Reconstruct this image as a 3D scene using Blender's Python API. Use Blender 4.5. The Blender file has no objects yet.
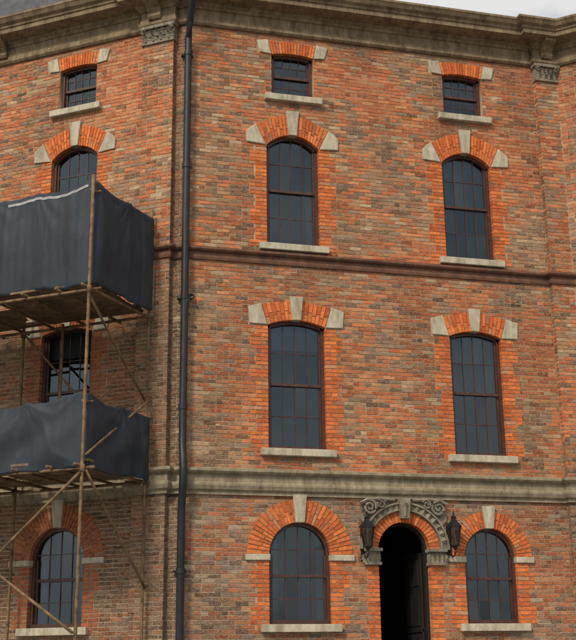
import bpy, bmesh, math, random
from mathutils import Vector, Matrix, noise
random.seed(7)
rad=math.radians
# ------------------------------------------------------------ helpers
class Frame:
    def __init__(s,ox,oy,dx,dy):
        l=math.hypot(dx,dy); s.o=(ox,oy); s.d=(dx/l,dy/l); s.n=(dy/l,-dx/l)
    def p(s,u,o,z):
        return (s.o[0]+u*s.d[0]+o*s.n[0], s.o[1]+u*s.d[1]+o*s.n[1], z)
class MB:
    def __init__(s): s.v=[];s.f=[];s.c=[]
    def add(s,vs,fs,col=(1,1,1)):
        b=len(s.v); s.v+=[tuple(v) for v in vs]
        for f in fs: s.f.append([b+i for i in f]); s.c.append(col)
    def box(s,F,u0,u1,o0,o1,z0,z1,col=(1,1,1),j=0.0):
        vs=[]
        for o in (o0,o1):
            for (u,z) in ((u0,z0),(u1,z0),(u1,z1),(u0,z1)):
                if j: u+=random.uniform(-j,j); z+=random.uniform(-j,j)
                vs.append(F.p(u,o+(random.uniform(-j,j)*.6 if j and o==o1 else 0),z))
        s.add(vs,[(4,5,6,7),(0,1,5,4),(1,2,6,5),(2,3,7,6),(3,0,4,7),(3,2,1,0)],col)
    def prism(s,F,poly,o0,o1,col=(1,1,1)):
        n=len(poly)
        vs=[F.p(u,o0,z) for u,z in poly]+[F.p(u,o1,z) for u,z in poly]
        fs=[tuple(range(n,2*n)),tuple(reversed(range(n)))]+[(i,(i+1)%n,n+(i+1)%n,n+i) for i in range(n)]
        s.add(vs,fs,col)
    def tube(s,pts,r,n=8,col=(1,1,1),r1=None):
        pts=[Vector(p) for p in pts]; rings=[]
        m=len(pts)
        for i,p in enumerate(pts):
            t=(pts[min(i+1,m-1)]-pts[max(i-1,0)]).normalized()
            a=Vector((0,0,1)) if abs(t.z)<.9 else Vector((1,0,0))
            x=t.cross(a).normalized(); y=t.cross(x)
            rr=r if r1 is None else r+(r1-r)*i/(m-1)
            rings.append([p+(x*math.cos(2*math.pi*k/n)+y*math.sin(2*math.pi*k/n))*rr for k in range(n)])
        vs=[q for g in rings for q in g]; fs=[]
        for i in range(m-1):
            for k in range(n):
                fs.append((i*n+k,i*n+(k+1)%n,(i+1)*n+(k+1)%n,(i+1)*n+k))
        fs.append(tuple(reversed(range(n)))); fs.append(tuple((m-1)*n+k for k in range(n)))
        s.add(vs,fs,col)
    def lathe(s,c,prof,n=6,col=(1,1,1),ph=0):
        vs=[];fs=[]
        for r,z in prof:
            for k in range(n):
                a=2*math.pi*k/n+ph; vs.append((c[0]+r*math.cos(a),c[1]+r*math.sin(a),z))
        for i in range(len(prof)-1):
            for k in range(n):
                fs.append((i*n+k,i*n+(k+1)%n,(i+1)*n+(k+1)%n,(i+1)*n+k))
        fs.append(tuple(reversed(range(n)))); fs.append(tuple((len(prof)-1)*n+k for k in range(n)))
        s.add(vs,fs,col)
    def sweep(s,path,prof,col=(1,1,1),caps=True):
        m=len(path); k=len(prof); vs=[]
        for i,p in enumerate(path):
            ns=[]
            if i>0: ns.append(nrm(path[i-1],p))
            if i<m-1: ns.append(nrm(p,path[i+1]))
            if len(ns)==1: mt=ns[0]
            else:
                b=(ns[0][0]+ns[1][0],ns[0][1]+ns[1][1]); d=1+ns[0][0]*ns[1][0]+ns[0][1]*ns[1][1]
                mt=(b[0]/d,b[1]/d)
            for o,z in prof: vs.append((p[0]+mt[0]*o,p[1]+mt[1]*o,z))
        fs=[]
        for i in range(m-1):
            for j in range(k-1):
                fs.append((i*k+j,(i+1)*k+j,(i+1)*k+j+1,i*k+j+1))
        if caps: fs.append(tuple(range(k))); fs.append(tuple(reversed(range((m-1)*k,m*k))))
        s.add(vs,fs,col)
    def leaf(s,F,u,o,z,w,h,curl,tilt=0,col=(1,1,1)):
        vs=[];fs=[];R=7
        for i in range(R):
            t=i/(R-1)
            ww=w*(.55+.45*math.sin(t*2.4+.5))*(1-.75*max(0,t-.65)/.35)*.5
            ww*=1+.18*math.cos(t*18)
            oo=o+curl*(t**3)*1.0; zz=z+h*(t-.28*max(0,t-.75)/.25*.9)
            for k in range(5):
                x=(k-2)/2
                uu=x*ww; bul=.25*w*(1-abs(x)*.9)+(0.05*w if k==2 else 0)
                du=uu*math.cos(tilt)+(zz-z)*math.sin(tilt); dz=(zz-z)*math.cos(tilt)-uu*math.sin(tilt)
                vs.append(F.p(u+du,oo+bul,z+dz))
        for i in range(R-1):
            for k in range(4):
                fs.append((i*5+k,i*5+k+1,(i+1)*5+k+1,(i+1)*5+k))
        s.add(vs,fs,col)
    def spiral(s,F,u,o,z,r,turns,th,sgn=1,a0=0):
        pts=[]
        n=int(18*turns)
        for i in range(n+1):
            t=i/n; a=a0+t*turns*2*math.pi; rr=r*(1-.85*t)
            pts.append(F.p(u+sgn*rr*math.cos(a),o+.03*t,z+rr*math.sin(a)))
        s.tube(pts,th,6,r1=th*.6)
    def make(s,name,mat,parent=None,bevel=0,smooth=False,recalc=False):
        me=bpy.data.meshes.new(name); me.from_pydata(s.v,[],s.f); me.update()
        at=me.attributes.new('col','FLOAT_COLOR','FACE')
        buf=[]
        for c in s.c: buf+= [c[0],c[1],c[2],1]
        at.data.foreach_set('color',buf)
        if recalc or bevel:
            bm=bmesh.new(); bm.from_mesh(me); bmesh.ops.recalc_face_normals(bm,faces=bm.faces); bm.to_mesh(me); bm.free()
        if smooth:
            for p in me.polygons: p.use_smooth=True
        ob=bpy.data.objects.new(name,me); bpy.context.collection.objects.link(ob)
        me.materials.append(mat)
        if bevel:
            m=ob.modifiers.new('b','BEVEL'); m.width=bevel; m.segments=2; m.limit_method='ANGLE'
        if parent: ob.parent=parent
        return ob
def nrm(a,b):
    dx,dy=b[0]-a[0],b[1]-a[1]; l=math.hypot(dx,dy); return (dy/l,-dx/l)
def empty(name):
    e=bpy.data.objects.new(name,None); bpy.context.collection.objects.link(e); return e
def ns(x,y,s=0): return noise.noise(Vector((x,y,s)))
def sm(a,b,x):
    t=max(0,min(1,(x-a)/(b-a))); return t*t*(3-2*t)
def mixc(a,b,t): return tuple(a[i]*(1-t)+b[i]*t for i in range(3))
# ------------------------------------------------------------ materials
class NT:
    def __init__(s,name):
        s.m=bpy.data.materials.new(name); s.m.use_nodes=True; s.t=s.m.node_tree
        s.b=s.t.nodes['Principled BSDF']
    def n(s,t,**k):
        x=s.t.nodes.new(t)
        for a,b in k.items(): setattr(x,a,b)
        return x
    def l(s,a,b): s.t.links.new(a,b)
    def pos(s,scale=(1,1,1)):
        g=s.n('ShaderNodeNewGeometry'); m=s.n('ShaderNodeMapping'); m.inputs['Scale'].default_value=scale
        s.l(g.outputs['Position'],m.inputs[0]); return m.outputs[0]
    def noise(s,sc,det=3,rough=.6,scale=(1,1,1)):
        x=s.n('ShaderNodeTexNoise'); x.inputs['Scale'].default_value=sc; x.inputs['Detail'].default_value=det
        x.inputs['Roughness'].default_value=rough; s.l(s.pos(scale),x.inputs['Vector']); return x.outputs[0]
    def ramp(s,fac,stops):
        r=s.n('ShaderNodeValToRGB'); e=r.color_ramp.elements
        while len(e)<len(stops): e.new(.5)
        for i,(p,c) in enumerate(stops):
            e[i].position=p; e[i].color=(c[0],c[1],c[2],1) if isinstance(c,tuple) else (c,c,c,1)
        s.l(fac,r.inputs[0]); return r.outputs[0]
    def mix(s,f,a,b,mode='MIX'):
        x=s.n('ShaderNodeMix',data_type='RGBA',blend_type=mode)
        for i,v in ((0,f),(6,a),(7,b)):
            if isinstance(v,(int,float)): x.inputs[i].default_value=v
            elif isinstance(v,tuple): x.inputs[i].default_value=(*v,1)
            else: s.l(v,x.inputs[i])
        return x.outputs[2]
    def bump(s,h,st=.5,d=.01):
        x=s.n('ShaderNodeBump'); x.inputs['Strength'].default_value=st; x.inputs['Distance'].default_value=d
        s.l(h,x.inputs['Height']); s.l(x.outputs[0],s.b.inputs['Normal'])
    def attr(s):
        a=s.n('ShaderNodeAttribute'); a.attribute_name='col'; return a.outputs['Color']
def brick_mat(name,smear,smcol):
    t=NT(name); c=t.attr()
    n1=t.noise(11,3,.75,(1,1,1.6))
    c=t.mix(1,c,t.ramp(n1,[(.3,.55),(.5,1.0),(.72,1.3)]),'MULTIPLY')
    f=t.ramp(t.noise(22,4,.8,(.7,.7,2.6)),[(.48,0.0),(.62,smear)])
    c=t.mix(f,c,smcol)
    t.l(c,t.b.inputs['Base Color']); t.b.inputs['Roughness'].default_value=.92
    t.b.inputs['Specular IOR Level'].default_value=.25
    t.bump(t.noise(45,2,.75),.7,.008); return t.m
def stone_mat(name,a,b,dirt,streak=.6,rough=.9):
    t=NT(name)
    c=t.ramp(t.noise(5,5,.75),[(.3,a),(.7,b)])
    d=t.ramp(t.noise(2.4,5,.8,(2.2,2.2,.6)),[(.40,0.0),(.66,streak)])
    c=t.mix(d,c,dirt)
    t.l(c,t.b.inputs['Base Color']); t.b.inputs['Roughness'].default_value=rough
    t.b.inputs['Specular IOR Level'].default_value=.25
    t.bump(t.noise(30,2,.7),.6,.01); return t.m
def plain(name,col,rough=.6,metal=0,var=.35,sc=8,bump=.2):
    t=NT(name); v=t.ramp(t.noise(sc,3,.65),[(.3,1-var),(.7,1+var)])
    t.l(t.mix(1,col,v,'MULTIPLY'),t.b.inputs['Base Color'])
    t.b.inputs['Roughness'].default_value=rough; t.b.inputs['Metallic'].default_value=metal
    if bump: t.bump(t.noise(sc*5,2),bump,.004)
    return t.m
M_brick=brick_mat('weathered_brick',.7,(.46,.32,.19))
M_clean=brick_mat('orange_brick',.28,(.50,.30,.16))
M_mortar=stone_mat('mortar',(.45,.34,.22),(.55,.43,.29),(.22,.15,.10),.6,.95)
M_white=stone_mat('pale_stone',(.49,.44,.32),(.63,.58,.45),(.20,.165,.11),.7)
M_band=stone_mat('band_stone',(.31,.265,.175),(.40,.35,.24),(.13,.10,.067),.8)
M_corn=stone_mat('cornice_stone',(.23,.17,.10),(.33,.25,.15),(.08,.06,.038),.85)
M_string=stone_mat('string_stone',(.17,.085,.055),(.25,.13,.08),(.07,.045,.035),.7)
M_carve=stone_mat('carved_stone',(.24,.21,.155),(.36,.32,.24),(.085,.07,.052),.8)
M_frame=plain('window_wood',(.075,.030,.022),.45,0,.4,12,0)
M_iron=plain('black_iron',(.018,.018,.02),.45,.3,.4,15)
M_pipe=plain('cast_iron_pipe',(.014,.016,.021),.5,0,.4,6)
M_room=plain('room_dark',(.022,.022,.024),.9,0,.2,2,0)
M_curt=plain('curtain_cloth',(.20,.21,.21),.9,0,.2,3,0)
M_door=plain('door_wood',(.012,.008,.006),.75,0,.4,9)
M_pole=plain('scaffold_pole',(.17,.105,.048),.75,0,.6,7)
M_plank=plain('scaffold_plank',(.17,.115,.065),.85,0,.5,5)
M_slate=plain('roof_slate',(.06,.065,.075),.6,0,.4,5)
t=NT('window_glass'); t.t.nodes.remove(t.b)
out=t.t.nodes['Material Output']
tr=t.n('ShaderNodeBsdfTransparent'); tr.inputs[0].default_value=(.6,.67,.70,1)
gl=t.n('ShaderNodeBsdfGlossy'); gl.inputs['Roughness'].default_value=.015; gl.inputs[0].default_value=(.74,.90,1,1)
fr=t.n('ShaderNodeFresnel'); fr.inputs[0].default_value=1.85
mx=t.n('ShaderNodeMixShader'); t.l(fr.outputs[0],mx.inputs[0]); t.l(tr.outputs[0],mx.inputs[1]); t.l(gl.outputs[0],mx.inputs[2])
t.l(mx.outputs[0],out.inputs[0]); M_glass=t.m
t=NT('tarpaulin_cloth')
c=t.ramp(t.noise(1.5,4,.7),[(.3,(.016,.024,.034)),(.7,(.032,.044,.058))])
dd=t.ramp(t.noise(6,5,.8,(1,1,.35)),[(.55,0.0),(.78,.35)])
t.l(t.mix(dd,c,(.09,.09,.085)),t.b.inputs['Base Color']); t.b.inputs['Roughness'].default_value=.62
t.b.inputs['Specular IOR Level'].default_value=.35
t.bump(t.noise(7,4,.6,(1.6,1.6,.6)),.4,.02); M_tarp=t.m
M_strap=plain('pale_webbing',(.36,.37,.37),.8,0,.3,8,0)
# ------------------------------------------------------------ plan
TH=rad(36.34); P0=(3.453,0.0)
FL=Frame(P0[0],P0[1],math.cos(TH),-math.sin(TH)); FM=Frame(0,0,1,0)
def L2(s,o): return FL.p(s,o,0)[:2]
LP0,LP1,PP=-.93,-.22,.15
QR0,QR1=11.30,11.82
FR=Frame(QR1,-.14,math.cos(rad(42)),-math.sin(rad(42)))
path=[L2(-10,0),L2(LP0,0),L2(LP0,PP),L2(LP1,PP),L2(LP1,0),P0,(QR0,0),(QR0,-.14),(QR1,-.14),FR.p(4.5,0,0)[:2]]
ZT=14.45
bld=empty('brick_building')
def op(c,kind,half=None):
    d=dict(c=c,kind=kind)
    if kind=='top': d.update(h=.455,zb=12.95,zs=13.91,rise=.05,nv=15,key=0,uo=.52,zoC=14.24,zoE=14.20,st=[(.462,13.90),(.70,13.92),(.78,14.19),(.53,14.23)])
    if kind=='second': d.update(h=.56,zb=9.64,zs=11.80,rise=.27,nv=20,key=1,uo=.77,zoC=12.52,zoE=12.24,st=[(.575,11.80),(.98,11.83),(.99,12.06),(.90,12.16),(.778,12.25)])
    if kind=='third': d.update(h=.585,zb=5.50,zs=7.96,rise=.12,nv=16,key=1,uo=.71,zoC=8.46,zoE=8.37,st=[(.60,7.95),(.95,7.96),(.98,8.30),(.72,8.38)])
    if kind=='ground': d.update(h=.60,zb=2.27,zs=3.53,rise=.60,ring=.43,nv=34,key=1)
    if kind=='door': d.update(h=.525,zb=1.25,zs=3.64,rise=.525,ring=.20,nv=27,key=0)
    if half: d['rise']=d['rise']*half/d['h'] if kind=='ground' else d['rise']; d['h']=half
    h,r=d['h'],d['rise']; d['R']=(h*h+r*r)/(2*r); d['zc']=d['zs']+r-d['R']
    d['a']=math.asin(min(1,h/d['R']))
    d['flat']='uo' in d
    d['Ro']=d['zoC']-d['zc'] if d['flat'] else d['R']+d['ring']
    return d
mainops=[op(5.72,'top'),op(9.57,'top'),op(5.70,'second'),op(9.55,'second'),op(5.73,'third'),op(9.53,'third',.57),
         op(5.74,'ground'),op(9.58,'ground',.55),op(7.80,'door')]
mainops[7]['ring']=.33; mainops[7]['Ro']=.55+.33; mainops[7]['nv']=30
leftops=[op(-2.58,k) for k in('top','second','third','ground')]+[op(-6.6,k) for k in('top','second','third','ground')]
rightops=[op(1.75,k) for k in('top','second','third','ground')]
CH=.081; BL=.25; G=.0095
def tooth(o,row):
    if o['kind']=='door': return .235
    if o['kind']=='top': return .0
    return .355 if (row//4)%2 else .235
def excl(o,z0,z1,row):
    if z1<o['zb']-.01 or z0>o['zc']+o['Ro']+.2: return 0
    if z0<o['zs']-.03 : return o['h']+tooth(o,row)
    if o['flat']:
        ue=o['st'][2][0]; te=o['st'][2][1]
        if z1<=te+.02: return ue-.01
        if z1<=o['zoE']: return o['uo']+.02
        if z1>=o['zoC']: return 0
        return o['uo']*math.sqrt((o['zoC']-z1)/(o['zoC']-o['zoE']))
    Ro=o['Ro']+(.17 if o['kind']=='door' else 0)
    dz=z1-o['zc']
    if dz>=Ro: return 0
    return math.sqrt(Ro*Ro-dz*dz)
def free(u0,u1,ex):
    iv=[(u0,u1)]
    for a,b in ex:
        nv=[]
        for x,y in iv:
            if b<=x or a>=y: nv.append((x,y)); continue
            if a>x: nv.append((x,a))
            if b<y: nv.append((b,y))
        iv=nv
    return iv
CLEAN=[(.57,.155,.055),(.61,.19,.07),(.50,.125,.043),(.58,.24,.105),(.46,.11,.04)]
WEATH=[(.40,.22,.12),(.33,.175,.10),(.46,.22,.11),(.20,.11,.075),(.48,.33,.20),(.38,.15,.075),(.28,.19,.13)]
ORNG=[(.64,.155,.04),(.70,.195,.052),(.56,.12,.032)]
def wallcol(u,z,wid):
    n=ns(u*.42,z*.55,3+wid*9); n2=ns(u*1.1,z*3.2,11+wid*5); n3=ns(u*.8,z*1.1,27+wid)
    pw=.36+1.05*n+.55*n2+.45*n3
    pw+=.35*math.exp(-((z-10.3)/.9)**2)+.25*math.exp(-((z-5.6)/.6)**2)
    if wid==0: pw+=.45*sm(4.9,3.8,u)*sm(9.5,8,z)
    if z<4.7: pw+=.12
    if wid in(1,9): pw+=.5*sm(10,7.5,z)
    c=random.choice(WEATH) if random.random()<pw else random.choice(CLEAN)
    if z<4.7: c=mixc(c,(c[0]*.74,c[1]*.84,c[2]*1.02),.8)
    if wid in(1,9): c=mixc(c,(.13,.075,.05),.5*sm(10,7.0,z))  # lower left wing: scaffold and tarp shade plus dirt painted into brick colour
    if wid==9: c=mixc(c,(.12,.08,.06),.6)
    soot=sm(.15,-.35,ns(u*.9,z*.35,40+wid)); c=mixc(c,(c[0]*.56,c[1]*.54,c[2]*.54),.75*soot)
    st=0
    if wid in(0,1):
        for o in (mainops if wid==0 else leftops):
            if o['kind']=='door': continue
            d=o['zb']-.15-z
            if 0<d<1.1 and abs(u-o['c'])<o['h']+.25:
                st=max(st,(1-d/1.1)*(.25+.75*max(0,ns(u*5,z*.4,60)+.25)))
    for zl,dp in((9.2,.5),(4.6,.5),(14.36,.7)):
        d=zl-z
        if 0<d<dp: st=max(st,(1-d/dp)*(.35+.8*max(0,ns(u*3,z*.3,70)+.15)))
    c=mixc(c,(.12,.085,.06),.55*st)
    k=random.uniform(.80,1.16)
    if random.random()<.06: k*=.5
    return (c[0]*k,c[1]*k,c[2]*k)
def clcol(w=.07):
    c=random.choice(ORNG); k=random.uniform(.82,1.15); c=(c[0]*k,c[1]*k,c[2]*k)
    return mixc(c,random.choice(WEATH),.6) if random.random()<w else c
WB=MB(); CB=MB()
def row_bricks(mb,F,a,b,z0,z1,row,colf,o1=0,o0=-.03,hdr=False,uoff=0):
    bl=BL*.5 if row%6==0 else BL
    off=(bl*.5 if row%2 else 0)+uoff
    k=math.floor((a-off)/bl)
    while True:
        x0=off+k*bl; x1=x0+bl; k+=1
        if x0>=b: break
        x0=max(x0,a); x1=min(x1,b)
        if x1-x0<.035: continue
        g=G*random.uniform(.6,1.25)
        oo=o1+random.uniform(-.003,.003)
        if random.random()<.03: oo-=.006
        mb.box(F,x0+g*.8,x1-g*.8,o0,oo,z0+g,z1-G,colf((x0+x1)/2,(z0+z1)/2),.0026)
def brick_seg(F,u0,u1,ops,wid,zt=ZT,zb=0.9):
    row=int(zb/CH)
    while row*CH<zt:
        z0,z1=row*CH,(row+1)*CH
        ex=[]
        for o in ops:
            w=excl(o,z0,z1,row)
            if w>0: ex.append((o['c']-w,o['c']+w))
        for a,b in free(u0,u1,ex):
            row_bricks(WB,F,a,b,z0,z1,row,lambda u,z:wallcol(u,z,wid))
        for o in ops:
            t=tooth(o,row)
            if t and z1>o['zb']-.02 and z0<o['zs']-.03:
                for sg in(-1,1):
                    e=o['c']+sg*o['h']
                    a,b=(e-t,e+.004) if sg<0 else (e-.004,e+t)
                    cut=[a,b] if t<.2 or (t<.3 and row%2==0) else ([a,(a+b)/2,b] if t<.3 else ([a,a+.12,b] if (row%2==0)==(sg<0) else [a,b-.12,b]))
                    for i in range(len(cut)-1):
                        cc=clcol(.18)
                        if wid==1: cc=mixc(cc,(.15,.075,.05),.6*sm(10,7.5,z0))  # jambs behind the scaffold: its shade and dirt mixed into the brick colour
                        CB.box(F,cut[i]+G*.8*(cut[i]!=e-.004),cut[i+1]-G*.8*(cut[i+1]!=e+.004),-.14,.003+random.uniform(-.002,.003),z0+G*.9,z1-G*.9,cc,.002)
        row+=1
def seg_frame(a,b): return Frame(a[0],a[1],b[0]-a[0],b[1]-a[1]),math.hypot(b[0]-a[0],b[1]-a[1])
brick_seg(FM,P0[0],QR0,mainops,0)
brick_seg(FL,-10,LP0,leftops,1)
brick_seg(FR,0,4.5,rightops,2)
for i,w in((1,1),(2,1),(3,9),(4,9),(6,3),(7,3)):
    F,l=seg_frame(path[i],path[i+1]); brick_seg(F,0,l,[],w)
WB.make('wall_bricks',M_brick,bld)
def outline(o,ex=0.0,n=20):
    h=o['h']+ex
    pts=[(o['c']-h,o['zb']),(o['c']+h,o['zb'])]
    R=o['R']+ex
    for i in range(n+1):
        a=o['a']*(1-2*i/n); pts.append((o['c']+R*math.sin(a),o['zc']+R*math.cos(a)))
    if o['a']>rad(85): pts[2]=(o['c']+h,o['zs']); pts[-1]=(o['c']-h,o['zs'])
    return pts
def backing(name,F,u0,u1,ops,z0=0,z1=15.1,th=.36):
    cu=bpy.data.curves.new(name,'CURVE'); cu.dimensions='2D'; cu.fill_mode='BOTH'; cu.extrude=th/2
    for poly in [[(u0,z0),(u1,z0),(u1,z1),(u0,z1)]]+[outline(o,.003) for o in ops]:
        sp=cu.splines.new('POLY'); sp.points.add(len(poly)-1); sp.use_cyclic_u=True
        for i,(u,z) in enumerate(poly): sp.points[i].co=(u,z,0,1)
    ob=bpy.data.objects.new(name+'_c',cu); bpy.context.collection.objects.link(ob)
    dg=bpy.context.evaluated_depsgraph_get(); me=bpy.data.meshes.new_from_object(ob.evaluated_get(dg))
    bpy.data.objects.remove(ob)
    oc=-.009-th/2
    for v in me.vertices: v.co=F.p(v.co.x,oc+v.co.z,v.co.y)
    o2=bpy.data.objects.new(name,me); bpy.context.collection.objects.link(o2); me.materials.clear(); me.materials.append(M_mortar); o2.parent=bld
backing('wall_main',FM,P0[0]+.004,QR0+.2,mainops)
backing('wall_left',FL,-10,-.0,leftops)
backing('wall_right',FR,-.0,4.5,rightops)
b=MB()
b.sweep([path[1],path[2],path[3],path[4]],[(-.009,0),(-.009,15.1)],caps=False)
b.sweep([(path[6][0],.05),path[7],path[8],path[9]],[(-.0095,0),(-.0095,15.1)],caps=False)
b.make('pilaster_core',M_mortar,bld)
ST=MB(); WOOD=MB(); GL=MB(); RM=MB(); CU=MB()
def pol(o,r,a): return (o['c']+r*math.sin(a),o['zc']+r*math.cos(a))
def outer(o,t):
    if o['flat']: return (o['c']+t*o['uo'],o['zoC']-(o['zoC']-o['zoE'])*t*t)
    return pol(o,o['Ro'],t*o['a'])
def lp(a,b,t): return (a[0]+(b[0]-a[0])*t,a[1]+(b[1]-a[1])*t)
def arch(F,o,dark=False):
    a=o['a']; n=o['nv']
    rows=1 if o['kind'] in('door','top') else 2
    kk=(.11/(o['uo'] if o['flat'] else o['Ro']*a)) if o['key'] else 0
    for i in range(n):
        t0=-1+2*i/n; t1=-1+2*(i+1)/n
        if abs((t0+t1)/2)<kk*.8: continue
        L=o['a']*o['R']; g=G*.7/L
        i0,i1=pol(o,o['R']-.004,(t0+g)*a),pol(o,o['R']-.004,(t1-g)*a)
        e0,e1=outer(o,t0+g*.9),outer(o,t1-g*.9)
        br=[0,1] if rows==1 else ([0,.5,1] if i%2 else [0,.34,1])
        for q in range(len(br)-1):
            s0=br[q]+(.018 if q else 0); s1=br[q+1]-(.018)
            p=[lp(i0,e0,s0),lp(i1,e1,s0),lp(i1,e1,s1),lp(i0,e0,s1)]
            c=clcol()
            if dark: c=mixc(c,(.17,.08,.05),.6)  # lower left wing arches: scaffold shade and dirt tinted into the bricks
            CB.prism(F,p,-.14,.012+random.uniform(-.002,.004),c)
    if o['flat']:
        for sg in(-1,1):
            p=[(o['c']+sg*(u-.585+o['h'] if o['kind']=='third' else u) ,z) for u,z in o['st']]
            ST.prism(F,p[::sg],-.13,.035)
    elif o['kind']=='ground':
        for sg in(-1,1):
            x0,x1=sorted((o['c']+sg*(o['R']-.02),o['c']+sg*(o['Ro']+.02)))
            ST.box(F,x0,x1,-.13,.05,o['zs']-.115,o['zs']-.002)
    if o['key']:
        z0=o['zc']+o['R']-.015; z1=o['zc']+o['Ro']+.09
        ST.prism(F,[(o['c']-.085,z0),(o['c']+.085,z0),(o['c']+.14,z1),(o['c']-.14,z1)],-.13,.055)
    if o['kind']!='door':
        w=o['h']+.16
        ST.box(F,o['c']-w,o['c']+w,-.16,.11,o['zb']-.14,o['zb'])
def top_at(o,u,ins=0):
    R=o['R']-ins; x=u-o['c']
    return o['zc']+math.sqrt(max(0,R*R-x*x))
def sash(F,o,curt=0):
    c,h,zb=o['c'],o['h'],o['zb']
    fo0,fo1=-.22,-.10; fw=.065
    jt=o['zs']+.002
    for sg in(-1,1):
        x0,x1=sorted((c+sg*(h+.0),c+sg*(h-fw)))
        WOOD.box(F,x0,x1,fo0,fo1,zb,jt)
    WOOD.box(F,c-h+fw,c+h-fw,fo0,fo1+.004,zb,zb+.075)
    n=14; a=o['a']
    for i in range(n):
        a0=-a+2*a*i/n; a1=-a+2*a*(i+1)/n
        r0,r1=o['R']-fw,o['R']
        WOOD.prism(F,[pol(o,r0,a0),pol(o,r0,a1),pol(o,r1,a1),pol(o,r1,a0)],fo0,fo1)
    sw=.04; zt=o['zc']+o['R']
    zm=zb+(zt-zb)*(.5 if o['kind']!='ground' else .47)
    WOOD.box(F,c-h+fw,c+h-fw,-.20,-.135,zm-.025,zm+.03)
    for sg in(-1,1):
        for (za,zz,oo) in ((zb+.075,zm-.025,-.17),(zm+.03,min(jt,zt),-.145)):
            x0,x1=sorted((c+sg*(h-fw),c+sg*(h-fw-sw)))
            WOOD.box(F,x0,x1,oo-.03,oo,za,zz)
    cols=4; rows=2
    wi=h-fw-sw; m=.008
    for k in range(1,cols):
        u=c-wi+2*wi*k/cols
        WOOD.box(F,u-m,u+m,-.195,-.176,zb+.075,zm-.025)
        WOOD.box(F,u-m,u+m,-.185,-.156,zm+.03,top_at(o,u,.05))
    for (za,zz,oo) in ((zb+.075,zm-.025,-.178),(zm+.03,zt-.05,-.158)):
        for k in range(1,rows):
            z=za+(zz-za)*k/rows
            dz=z-o['zc']; wz=wi+.02
            if z>o['zs']: wz=min(wz,math.sqrt(max(0,(o['R']-.05)**2-dz*dz)))
            WOOD.box(F,c-wz,c+wz,oo-.016,oo,z-m,z+m)
    def pane(z0,z1,oo):
        for k in range(cols):
            for q in range(rows):
                x0=c-wi-.03+(2*wi+.06)*k/cols; x1=c-wi-.03+(2*wi+.06)*(k+1)/cols
                a_=z0+(z1-z0)*q/rows; b_=z0+(z1-z0)*(q+1)/rows
                tu=random.uniform(-.003,.003); tz=random.uniform(-.004,.004)
                vs=[]
                for (x,z) in ((x0,a_),(x1,a_),(x1,b_),(x0,b_)):
                    if z>o['zs']: z=min(z,top_at(o,x,.02))
                    vs.append(F.p(x,oo+tu*(1 if x==x0 else -1)+tz*(1 if z==a_ else -1),z))
                GL.add(vs,[(0,1,2,3)])
    pane(zb+.05,zm,-.188); pane(zm,zt-.03,-.170)
    x0,x1=c-h-.3,c+h+.3; z0,z1=zb-.2,zt+.2; d=-1.6
    vs=[F.p(x,oo,z) for oo in(-.37,d) for x,z in((x0,z0),(x1,z0),(x1,z1),(x0,z1))]
    RM.add(vs,[(4,5,6,7),(0,1,5,4),(1,2,6,5),(2,3,7,6),(3,0,4,7)])
    if curt:
        def drape(xa,xb,za,zb_,ph):
            N=26; vs=[];fs=[]
            for i in range(N+1):
                x=xa+(xb-xa)*i/N; oo=-.30+.02*math.sin(i*1.9+ph)
                vs+=[F.p(x,oo,za),F.p(x,oo,zb_)]
            for i in range(N): fs.append((2*i,2*i+2,2*i+3,2*i+1))
            CU.add(vs,fs)
        if curt in(1,3): drape(c-h+.02,c-h+.24,zb,zt-.1,1)
        if curt in(1,2): drape(c+h-.22,c+h-.02,zb,zt-.1,2)
        if curt==4: drape(c-h+.03,c+h-.03,zt-.55,zt-.02,0)
        if curt==5: drape(c-h+.03,c+h-.03,zm,zt-.02,0)
curts={0:0,1:4,2:2,3:5,4:4,5:5,6:1,7:0}
for i,o in enumerate(mainops):
    arch(FM,o)
    if o['kind']!='door': sash(FM,o,curts.get(i,0))
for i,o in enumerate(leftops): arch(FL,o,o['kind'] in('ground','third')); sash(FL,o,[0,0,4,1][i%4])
for o in rightops: arch(FR,o); sash(FR,o)
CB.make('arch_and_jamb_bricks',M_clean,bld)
ST.make('keystones_and_sills',M_white,bld,bevel=.012)
WOOD.make('window_sashes',M_frame,bld)
GL.make('window_panes',M_glass,bld)
RM.make('rooms_behind_windows',M_room,bld)
CU.make('curtains',M_curt,bld,smooth=True)
# ---- mouldings
b=MB(); b.sweep(path,[(-.02,4.60),(.05,4.60),(.05,4.66),(.10,4.69),(.13,4.76),(.13,4.80),(.09,4.83),(.09,4.96),(.16,4.99),(.19,5.02),(.19,5.065),(.02,5.11),(-.02,5.11)])
b.make('stone_band',M_band,bld)
b=MB(); b.sweep(path,[(-.02,9.20),(.035,9.20),(.05,9.25),(.05,9.28),(.025,9.29),(.025,9.36),(.08,9.37),(.11,9.40),(.11,9.44),(.02,9.475),(-.02,9.475)])
b.make('string_course',M_string,bld)
b=MB(); b.sweep(path,[(-.02,14.36),(.05,14.36),(.085,14.40),(.085,14.45),(.055,14.47),(.055,14.53),(.035,14.54),(.035,14.72),(.07,14.735),(.09,14.78),(.14,14.81),(.14,14.85),(.32,14.87),(.42,14.89),(.42,14.99),(.45,15.005),(.46,15.05),(.52,15.09),(.56,15.16),(.58,15.18),(.58,15.23),(-.1,15.32)])
b.make('cornice',M_corn,bld)
b=MB()
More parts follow.
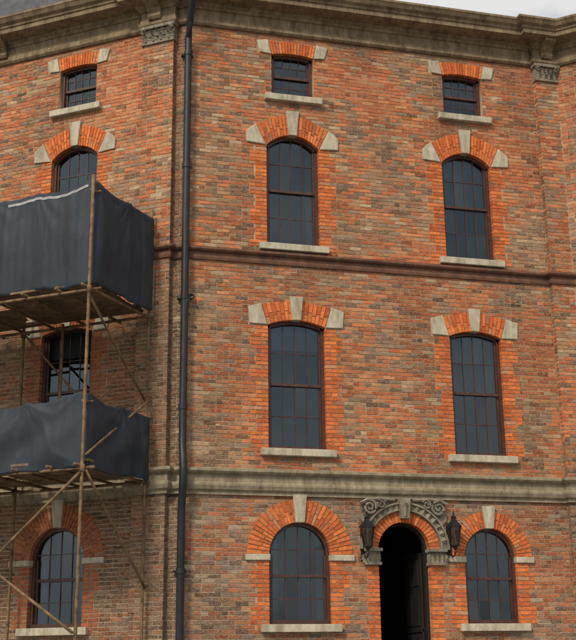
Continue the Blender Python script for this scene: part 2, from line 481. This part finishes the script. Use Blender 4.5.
def bracket(F,u,w=.20,o0=.0):
    pr=[(0,14.50),(.10,14.50),(.14,14.56),(.12,14.64),(.18,14.72),(.30,14.78),(.36,14.82),(.36,14.865),(0,14.865)]
    vs=[F.p(u-w/2,o0+o,z) for o,z in pr]+[F.p(u+w/2,o0+o,z) for o,z in pr]; n=len(pr)
    b.add(vs,[tuple(range(n)),tuple(reversed(range(n,2*n)))]+[(i,(i+1)%n,n+(i+1)%n,n+i) for i in range(n)])
bracket(FL,(LP0+LP1)/2-.05,.3,PP); bracket(FM,(QR0+QR1)/2,.26,.14); bracket(FL,-4.5,.22); bracket(FL,-8,.22); bracket(FR,3.4,.22)
b.make('cornice_brackets',M_corn,bld,bevel=.006)
b=MB()
def capital(F,u0,u1,o,zt=14.36,h=.36):
    w=u1-u0
    b.box(F,u0-.05,u1+.05,o-.1,o+.10,zt-.07,zt-.002)
    b.prism(F,[(u0+.0,zt-h),(u1-.0,zt-h),(u1+.02,zt-.07),(u0-.02,zt-.07)],o-.1,o+.02)
    b.box(F,u0-.03,u1+.03,o-.1,o+.045,zt-h-.04,zt-h+.005)
    n=4
    for t in range(2):
        for k in range(n+t):
            u=u0+w*(k+.5)/(n+t)
            b.leaf(F,u,o+.01+.01*t,zt-h+.01+t*.10,w/n*1.15,.18,.09+.03*t)
    b.spiral(F,u0+.04,o+.08,zt-.13,.06,1.6,.018,-1); b.spiral(F,u1-.04,o+.08,zt-.13,.06,1.6,.018,1)
capital(FL,LP0,LP1,PP); capital(FM,QR0,QR1,.14)
b.make('pilaster_capitals',M_carve,bld,recalc=True)
# ---- roof
b=MB(); rp=[L2(-10,0),P0,(8.2,0)]
b.sweep(rp,[(-.12,15.28),(-.35,15.9),(-.75,17.3),(-1.6,17.4)])
b.make('mansard_roof',M_slate,bld)
b=MB(); b.sweep([L2(-10,0),P0,(QR0,0),(14,-2)],[(-.3,15.25),(-7,15.35)],caps=False)
b.make('roof_deck',M_slate,bld)
# ---- door surround
D=mainops[8]; b=MB()
N=40
for i in range(N):
    a0=-math.pi/2+math.pi*i/N; a1=a0+math.pi/N
    b.prism(FM,[pol(D,.735,a0),pol(D,.735,a1),pol(D,.765,a1),pol(D,.765,a0)],-.05,.085)
    b.prism(FM,[pol(D,.765,a0),pol(D,.765,a1),pol(D,.86,a1),pol(D,.86,a0)],-.05,.05)
    b.prism(FM,[pol(D,.86,a0),pol(D,.86,a1),pol(D,.895,a1),pol(D,.895,a0)],-.05,.11)
for i in range(17):
    a=-1.35+2.7*i/16
    if abs(a)<.12: continue
    u,z=pol(D,.755,a)
    b.leaf(FM,u,.05,z,.13,.13,.05,a)
for sg in(-1,1):
    u0=D['c']+sg*.70; z0=D['zc']+.78
    b.spiral(FM,u0,.10,z0,.15,1.8,.03,sg,1.2)
    b.spiral(FM,u0-sg*.24,.10,z0+.07,.10,1.6,.024,-sg,.5)
    for k in range(5):
        b.leaf(FM,u0+sg*(.02-.05*k),.05,z0-.12+.03*k,.15,.2,.08,sg*(.9-.35*k))
    b.prism(FM,[(u0-sg*.5,z0+.14),(u0+sg*.16,z0+.10),(u0+sg*.18,z0-.22),(u0+sg*.05,z0-.35),(u0-sg*.25,z0-.02)][::sg],-.03,.045)
    b.tube([FM.p(u0-sg*.52,.09,z0+.15),FM.p(u0-sg*.2,.1,z0+.17),FM.p(u0+sg*.05,.1,z0+.15),FM.p(u0+sg*.19,.1,z0+.08)],.03,6)
    x0,x1=sorted((D['c']+sg*.51,D['c']+sg*.80))
    b.box(FM,x0-.03,x1+.03,-.14,.14,3.60,3.66); b.box(FM,x0,x1,-.14,.07,3.40,3.60); b.box(FM,x0-.02,x1+.02,-.14,.10,3.35,3.40)
    for k in range(3): b.leaf(FM,x0+(x1-x0)*(k+.5)/3,.06,3.40,.12,.19,.06)
    b.leaf(FM,D['c']+sg*.80,.06,3.40,.12,.19,.06,sg*.3)
b.prism(FM,[(D['c']-.08,4.22),(D['c']+.08,4.22),(D['c']+.12,4.60),(D['c']-.12,4.60)],-.05,.15)
b.leaf(FM,D['c'],.13,4.26,.16,.32,.07)
b.make('door_hood_carving',M_carve,bld,recalc=True)
b=MB()
x0,x1=D['c']-.9,D['c']+.9
vs=[FM.p(x,oo,z) for oo in(-.37,-4) for x,z in((x0,1.2),(x1,1.2),(x1,4.5),(x0,4.5))]
b.add(vs,[(4,5,6,7),(0,1,5,4),(1,2,6,5),(2,3,7,6),(3,0,4,7)]); b.make('entrance_hall',M_room,bld)
b=MB()
for sg in(-1,1):
    x0,x1=sorted((D['c']+sg*.525,D['c']+sg*.47)); b.box(FM,x0,x1,-.30,-.16,1.25,3.64)
for i in range(14):
    a0=-math.pi/2+math.pi*i/14; a1=a0+math.pi/14
    b.prism(FM,[pol(D,.47,a0),pol(D,.47,a1),pol(D,.525,a1),pol(D,.525,a0)],-.30,-.16)
FD=Frame(D['c']+.47,.38,.03,.99)
b.box(FD,0,.95,-.025,.025,1.27,3.62)
for (z0,z1) in((1.45,2.1),(2.25,2.85),(3.0,3.5)):
    for (a,c_) in((.1,.42),(.53,.85)):
        b.box(FD,a,c_,-.04,.04,z0,z1)
b.box(FD,.0,.95,-.045,.045,2.13,2.20)
b.make('front_door',M_door,bld,bevel=.006)
b=MB()
for k in range(7):
    b.box(FM,D['c']-1.0,D['c']+1.0,0.0 if k==0 else .003,.35+.3*k,1.25-.17*(k+1)-.06 if k<6 else 0.001,1.25-.178*k)
b.make('entrance_steps',M_band,bld,bevel=.012)
b=MB(); b.sweep(path,[(-.02,0),(.09,0),(.09,.85),(.03,.95),(-.02,.95)]); b.make('plinth',M_band,bld)
# ---- drain pipe
b=MB(); pu=3.47; pr=.072
def pp(o,z,du=0): return FM.p(pu+du,o,z)
b.tube([pp(.14,0),pp(.14,4.3),pp(.22,4.6),pp(.28,4.8),pp(.28,5.05),pp(.22,5.3),pp(.15,5.5),pp(.14,6),pp(.14,13.7),pp(.15,13.95),pp(.3,14.25),pp(.60,14.7),pp(.66,14.9),pp(.66,15.3)],pr,14)
for z in (1.2,3.2,6.2,8.35,11.1,13.6):
    b.lathe(pp(.14,0)[:2],[(pr+.003,z-.05),(pr+.013,z-.045),(pr+.013,z+.045),(pr+.003,z+.05)],14)
for z in (3.2,8.35,13.6): b.box(FM,pu-.12,pu+.12,-.02,.08,z-.018,z+.018)
b.tube([pp(.14,8.12),pp(.17,8.30,.05),pp(.16,8.38,.12),pp(.02,8.42,.17)],.05,10)
b.make('drain_pipe',M_pipe,None,smooth=True).modifiers.new('e','EDGE_SPLIT')
# ---- lanterns
tt=NT('lantern_glass'); tt.t.nodes.remove(tt.b); o_=tt.t.nodes['Material Output']
a_=tt.n('ShaderNodeBsdfTransparent'); a_.inputs[0].default_value=(.75,.77,.75,1); g_=tt.n('ShaderNodeBsdfGlossy'); g_.inputs['Roughness'].default_value=.1
f_=tt.n('ShaderNodeFresnel'); f_.inputs[0].default_value=2.1; m_=tt.n('ShaderNodeMixShader')
tt.l(f_.outputs[0],m_.inputs[0]); tt.l(a_.outputs[0],m_.inputs[1]); tt.l(g_.outputs[0],m_.inputs[2]); tt.l(m_.outputs[0],o_.inputs[0]); M_lg=tt.m
def lantern(u,zc,first):
    e=empty('wall_lantern'); c=FM.p(u,.30,0)[:2]; b=MB()
    zb,zt=zc-.20,zc+.13
    r0,r1=.085,.135
    b.lathe(c,[(.01,zb-.17),(.025,zb-.14),(.012,zb-.11),(.03,zb-.08),(.055,zb-.04),(r0+.01,zb-.02),(r0+.01,zb)],10)
    b.lathe(c,[(r1+.03,zt),(r1+.03,zt+.02),(r1-.02,zt+.07),(.06,zt+.13),(.05,zt+.17),(.065,zt+.18),(.03,zt+.22),(.012,zt+.25),(.022,zt+.275),(.004,zt+.31)],6)
    for k in range(6):
        a=2*math.pi*k/6
        b.tube([(c[0]+r0*math.cos(a),c[1]+r0*math.sin(a),zb),(c[0]+r1*math.cos(a),c[1]+r1*math.sin(a),zt)],.009,5)
        b.spiral(Frame(c[0],c[1],math.cos(a),math.sin(a)),r1+.01,0,zt+.05,.03,1,.006)
    pts=[FM.p(u,.0,zb-.05),FM.p(u,.08,zb-.17),FM.p(u,.18,zb-.22),FM.p(u,.27,zb-.2),FM.p(u,.30,zb-.14)]
    b.tube(pts,.016,7)
    b.tube([FM.p(u,.0,zt+.0),FM.p(u,.12,zt-.05),FM.p(u,.17,zt)],.012,6)
    b.box(FM,u-.045,u+.045,.0,.03,zb-.25,zt+.05)
    b.make('lantern_frame',M_iron,e)
    g=MB(); g.lathe(c,[(r0-.005,zb+.002),(r1-.006,zt-.002)],6); g.make('lantern_glass',M_lg,e)
    g=MB(); g.lathe(c,[(.018,zb+.01),(.018,zb+.16),(.008,zb+.2)],8); g.make('lantern_lamp',M_strap,e)
lantern(6.97,3.88,1); lantern(8.72,3.92,0)
# ---- scaffolding
sc=empty('scaffolding'); b=MB(); PR=.030
def S(s,o,z): return Vector(FL.p(s,o,z))
def wob(p,q,r=PR,k=6):
    p,q=Vector(p),Vector(q); pts=[]
    off=Vector((random.uniform(-1,1),random.uniform(-1,1),random.uniform(-.5,.5)))*.02
    for i in range(k+1):
        t=i/k; pts.append(p.lerp(q,t)+off*math.sin(math.pi*t))
    b.tube(pts,r,8)
def lash(p,r=.052):
    p=Vector(p); b.lathe(p[:2],[(r*.7,p.z-.07),(r,p.z-.05),(r,p.z+.05),(r*.7,p.z+.07)],8)
nf,nb=(-.65,2.34),(-.55,.30)
posts=[(nf,10.13),(nb,10.2),((-3.4,2.3),10.0),((-3.4,.3),10.1),((-6.0,2.3),10.0),((-6.0,.3),10.1)]
for (s,o),zt in posts: wob(S(s,o,0),S(s,o,zt),PR,8)
wob(S(-2.35,.55,4.9),S(-2.35,.5,8),.028)
wob(S(-3.05,1.9,4.85),S(-3.0,1.9,6.6),.025)
for z in (1.55,4.78,7.95):
    wob(S(-6.3,2.24,z),S(nf[0]+.18,2.24,z+.02)); wob(S(-6.3,.36,z),S(nb[0]+.12,.36,z+.02))
    for s in(-6,-5,-4,-3.4,-2.7,-2.0,-1.3): wob(S(s,.1,z+.06),S(s,2.42,z+.06),.028)
    wob(S(nf[0]-.05,2.50,z+.05),S(nb[0]-.05,.1,z+.05),.03)
    for (s,o),_ in posts: lash(S(s,o,z))
for z in(5.92,9.82):
    wob(S(-6.3,2.20,z),S(nf[0]+.08,2.20,z+.03),.022); wob(S(nf[0]-.03,2.36,z+.02),S(nb[0]-.03,.1,z+.1),.022)
wob(S(nf[0]-.05,2.26,7.9),S(nb[0]-.05,.3,6.35),.024)
wob(S(nf[0]+.06,2.34,5.0),S(nb[0]+.06,.3,6.35),.024)
wob(S(nf[0]+.05,2.30,4.75),S(nb[0]+.05,.3,2.9),.024)
wob(S(nf[0],2.40,4.7),S(-3.4,2.37,2.4),.026); wob(S(nf[0],2.42,2.1),S(-3.4,2.39,3.9),.026)
wob(S(-3.4,.34,8.0),S(-.6,.38,5.0),.022)
wob(S(-3.4,.40,5.0),S(-1.2,.38,6.7),.02)
b.make('poles',M_pole,sc,smooth=True)
b=MB()
for z in(4.90,8.07):
    for k in range(9):
        o0=.32+k*.218
        z_=z+random.uniform(0,.012); e=random.uniform(-.05,.06)
        b.box(FL,-6.4,-3.0+random.uniform(-.2,.2),o0,o0+.20,z_,z_+.045)
        b.box(FL,-2.78,nf[0]+e,o0,o0+.20,z_+.008,z_+.05)
b.make('planks',M_plank,sc)
# ---- tarpaulins
def tarp(name,zt,zb_,seed,messy):
    b=MB()
    pl=[S(-6.1,2.23,0),S(nf[0]-.10,2.25,0),S(nf[0]+.0,2.17,0),S(nb[0]+.07,.36,0)]
    seg=[0]
    for i in range(3): seg.append(seg[-1]+(pl[i+1]-pl[i]).length)
    T=seg[-1]; N=420; R=30; vs=[]
    fs=[]
    for i in range(N+1):
        d=T*i/N
        k=0
        while k<2 and d>seg[k+1]: k+=1
        t=(d-seg[k])/(seg[k+1]-seg[k]); p=pl[k].lerp(pl[k+1],t); nn=nrm(pl[k],pl[k+1])
        if k==1: n0=nrm(pl[0],pl[1]); n2=nrm(pl[2],pl[3]); nn=((n0[0]+n2[0])*.6,(n0[1]+n2[1])*.6)
        top=zt-.05*abs(math.sin(math.pi*(d-seg[1])/1.1))-.03*abs(ns(d*4,seed))-.07*messy*abs(math.sin(d*1.7+1))
        top+=.09*math.exp(-((d-seg[1])/.4)**2)
        bot=zb_+.06*ns(d*1.1,seed+5)+.03*ns(d*5,seed)-.06*messy*abs(math.sin(d*2.3))
        pin=min(1,math.exp(-((d-seg[1])/.14)**2)+math.exp(-((d-T)/.14)**2))
        for j in range(R+1):
            v=j/R
            amp=.35+1.3*abs(ns(d*.6,seed+20))
            w=d*7.0+3.5*ns(d*.9,seed)+.9*ns(v*1.1,d*.6,seed)
            fold=.042*amp*(.9-1.8*abs(math.sin(w*.5))**.8)*(.3+.7*sm(.0,.5,v)) + .016*ns(d*8,v*.9,seed+3)
            bel=.05*math.sin(math.pi*v)*(1+ns(d*.8,seed))
            sag=messy*.10*math.sin(math.pi*v)*ns(d*1.4+v*.8,v*1.6,seed+2)
            x=d*2.2+v*3.6*math.sin(d*.9)+2.2*ns(d*.7,v*1.1,seed)
            crease=messy*.026*(1-2*abs(math.sin(x)))
            dt=((d-seg[1])/1.1)%1.0-.5
            pull=.009*math.sin(16*math.atan2(v+.06,abs(abs(dt)-.5)+.06))*math.exp(-3*v)
            o=(fold*(1-.45*messy)+bel+sag+crease+pull)*(1-.9*pin)+.02
            z=top+(bot-top)*v
            vs.append((p.x+nn[0]*o,p.y+nn[1]*o,z))
    for i in range(N):
        for j in range(R):
            a=i*(R+1)+j; fs.append((a,a+R+1,a+R+2,a+1))
    b.add(vs,fs)
    bb=len(b.v)
    for i in range(N+1):
        v=vs[i*(R+1)]; d=T*i/N; nn=nrm(pl[0],pl[1]) if d<seg[1] else nrm(pl[2],pl[3])
        b.v.append((v[0]-nn[0]*.07,v[1]-nn[1]*.07,v[2]+.01)); b.v.append((v[0]-nn[0]*.09,v[1]-nn[1]*.09,v[2]-.22))
    for i in range(N):
        b.f.append([i*(R+1),bb+2*i,bb+2*i+2,(i+1)*(R+1)]); b.c.append((1,1,1))
        b.f.append([bb+2*i,bb+2*i+1,bb+2*i+3,bb+2*i+2]); b.c.append((1,1,1))
    ob=b.make(name,M_tarp,None,smooth=True)
    m=ob.modifiers.new('s','SOLIDIFY'); m.thickness=.004
    return ob,vs,seg,T,N,R
ob,vs,seg,T,N,R=tarp('tarpaulin',10.0,8.08,2.0,.15)
b=MB(); i0=int(N*(seg[1]-1.75)/T); i1=int(N*(seg[1]-.02)/T)
st=[]
for i in range(i0,i1+1):
    a=Vector(vs[i*(R+1)+2]); n=Vector((FL.n[0],FL.n[1],0))*.012
    st+=[tuple(a+n),tuple(a+n+Vector((0,0,.05)))]
b.add(st,[(2*k,2*k+2,2*k+3,2*k+1) for k in range(i1-i0)])
b.make('hem_strap',M_strap,ob)
tarp('tarpaulin',6.08,4.84,9.0,1.0)
# ---- ground, road, pavement
def sheet(name,x0,x1,y0,y1,z,mat):
    b=MB(); b.add([(x0,y0,z),(x1,y0,z),(x1,y1,z),(x0,y1,z)],[(0,1,2,3)]); return b.make(name,mat)
M_ground=plain('ground_soil',(.10,.10,.08),.95,0,.3,1)
M_road=plain('asphalt',(.05,.05,.052),.9,0,.3,20)
t=NT('paving'); br=t.n('ShaderNodeTexBrick'); br.inputs['Scale'].default_value=1; br.inputs['Brick Width'].default_value=.9; br.inputs['Row Height'].default_value=.6; br.inputs['Mortar Size'].default_value=.008
br.inputs['Color1'].default_value=(.28,.27,.25,1);br.inputs['Color2'].default_value=(.22,.215,.2,1);br.inputs['Mortar'].default_value=(.08,.08,.07,1)
t.l(t.pos(),br.inputs[0]); t.l(t.mix(.5,br.outputs[0],t.ramp(t.noise(4),[(.3,.15),(.7,.35)])),t.b.inputs['Base Color']); t.b.inputs['Roughness'].default_value=.85
sheet('ground',-500,500,-500,500,-.13,M_ground)
sheet('road',-200,200,-16,-5,-.126,M_road)
for nm,y0,y1 in(('pavement',-5,14),('pavement',-26,-16)):
    b=MB(); b.box(FM,-60,60,-y1,-y0,-.122,0); b.make(nm,t.m)
b=MB()
for k in range(-20,20): b.box(FM,k*4.0,k*4.0+2,10.44,10.56,-.128,-.120)
b.make('road_marking',plain('road_paint',(.7,.7,.68),.8))
# ---- world, sun, camera
w=bpy.data.worlds.new('World'); bpy.context.scene.world=w; w.use_nodes=True; nt=w.node_tree
sky=nt.nodes.new('ShaderNodeTexSky'); sky.sky_type='NISHITA'; sky.sun_disc=False
EL,AZ=rad(42),rad(222)
sky.sun_elevation=EL; sky.sun_rotation=AZ; sky.dust_density=3; sky.air_density=1.0
hs=nt.nodes.new('ShaderNodeHueSaturation'); hs.inputs['Saturation'].default_value=.6
nt.links.new(sky.outputs[0],hs.inputs['Color'])
tc=nt.nodes.new('ShaderNodeTexCoord'); mp=nt.nodes.new('ShaderNodeMapping'); mp.inputs['Scale'].default_value=(1,1,2.2)
nz=nt.nodes.new('ShaderNodeTexNoise'); nz.inputs['Scale'].default_value=4.2; nz.inputs['Detail'].default_value=5
cr=nt.nodes.new('ShaderNodeValToRGB'); cr.color_ramp.elements[0].position=.40; cr.color_ramp.elements[0].color=(.3,.3,.3,1); cr.color_ramp.elements[1].position=.56; cr.color_ramp.elements[1].color=(.97,.97,.97,1)
mxx=nt.nodes.new('ShaderNodeMix'); mxx.data_type='RGBA'
nt.links.new(tc.outputs['Generated'],mp.inputs[0]); nt.links.new(mp.outputs[0],nz.inputs['Vector']); nt.links.new(nz.outputs[0],cr.inputs[0]); nt.links.new(cr.outputs[0],mxx.inputs[0])
nt.links.new(hs.outputs[0],mxx.inputs[6]); mxx.inputs[7].default_value=(6.4,6.35,6.3,1)
bg=nt.nodes['Background']; nt.links.new(mxx.outputs[2],bg.inputs[0]); bg.inputs[1].default_value=.125
sd=bpy.data.lights.new('sun','SUN'); sd.energy=2.4; sd.angle=rad(10); sd.color=(1,.89,.73)
so=bpy.data.objects.new('sun',sd); bpy.context.collection.objects.link(so)
dirv=Vector((math.sin(AZ)*math.cos(EL),math.cos(AZ)*math.cos(EL),math.sin(EL)))
so.rotation_euler=dirv.to_track_quat('Z','Y').to_euler(); so.location=dirv*40
a,p,r=rad(14.827),rad(16.590),rad(-.687)
Fv=Vector((math.sin(a)*math.cos(p),math.cos(a)*math.cos(p),math.sin(p))); R0=Vector((math.cos(a),-math.sin(a),0)); U0=R0.cross(Fv)
Rv=R0*math.cos(r)+U0*math.sin(r); Uv=-R0*math.sin(r)+U0*math.cos(r)
cd=bpy.data.cameras.new('camera'); cam=bpy.data.objects.new('camera',cd); bpy.context.collection.objects.link(cam)
cd.sensor_fit='HORIZONTAL'; cd.sensor_width=36; cd.lens=1149.7*36/576; cd.clip_end=2000
cam.matrix_world=Matrix(((Rv.x,Uv.x,-Fv.x,0),(Rv.y,Uv.y,-Fv.y,-21),(Rv.z,Uv.z,-Fv.z,1.6),(0,0,0,1)))
sc_=bpy.context.scene; sc_.camera=cam
sc_.view_settings.view_transform='Standard'; sc_.view_settings.look='None'; sc_.view_settings.exposure=0
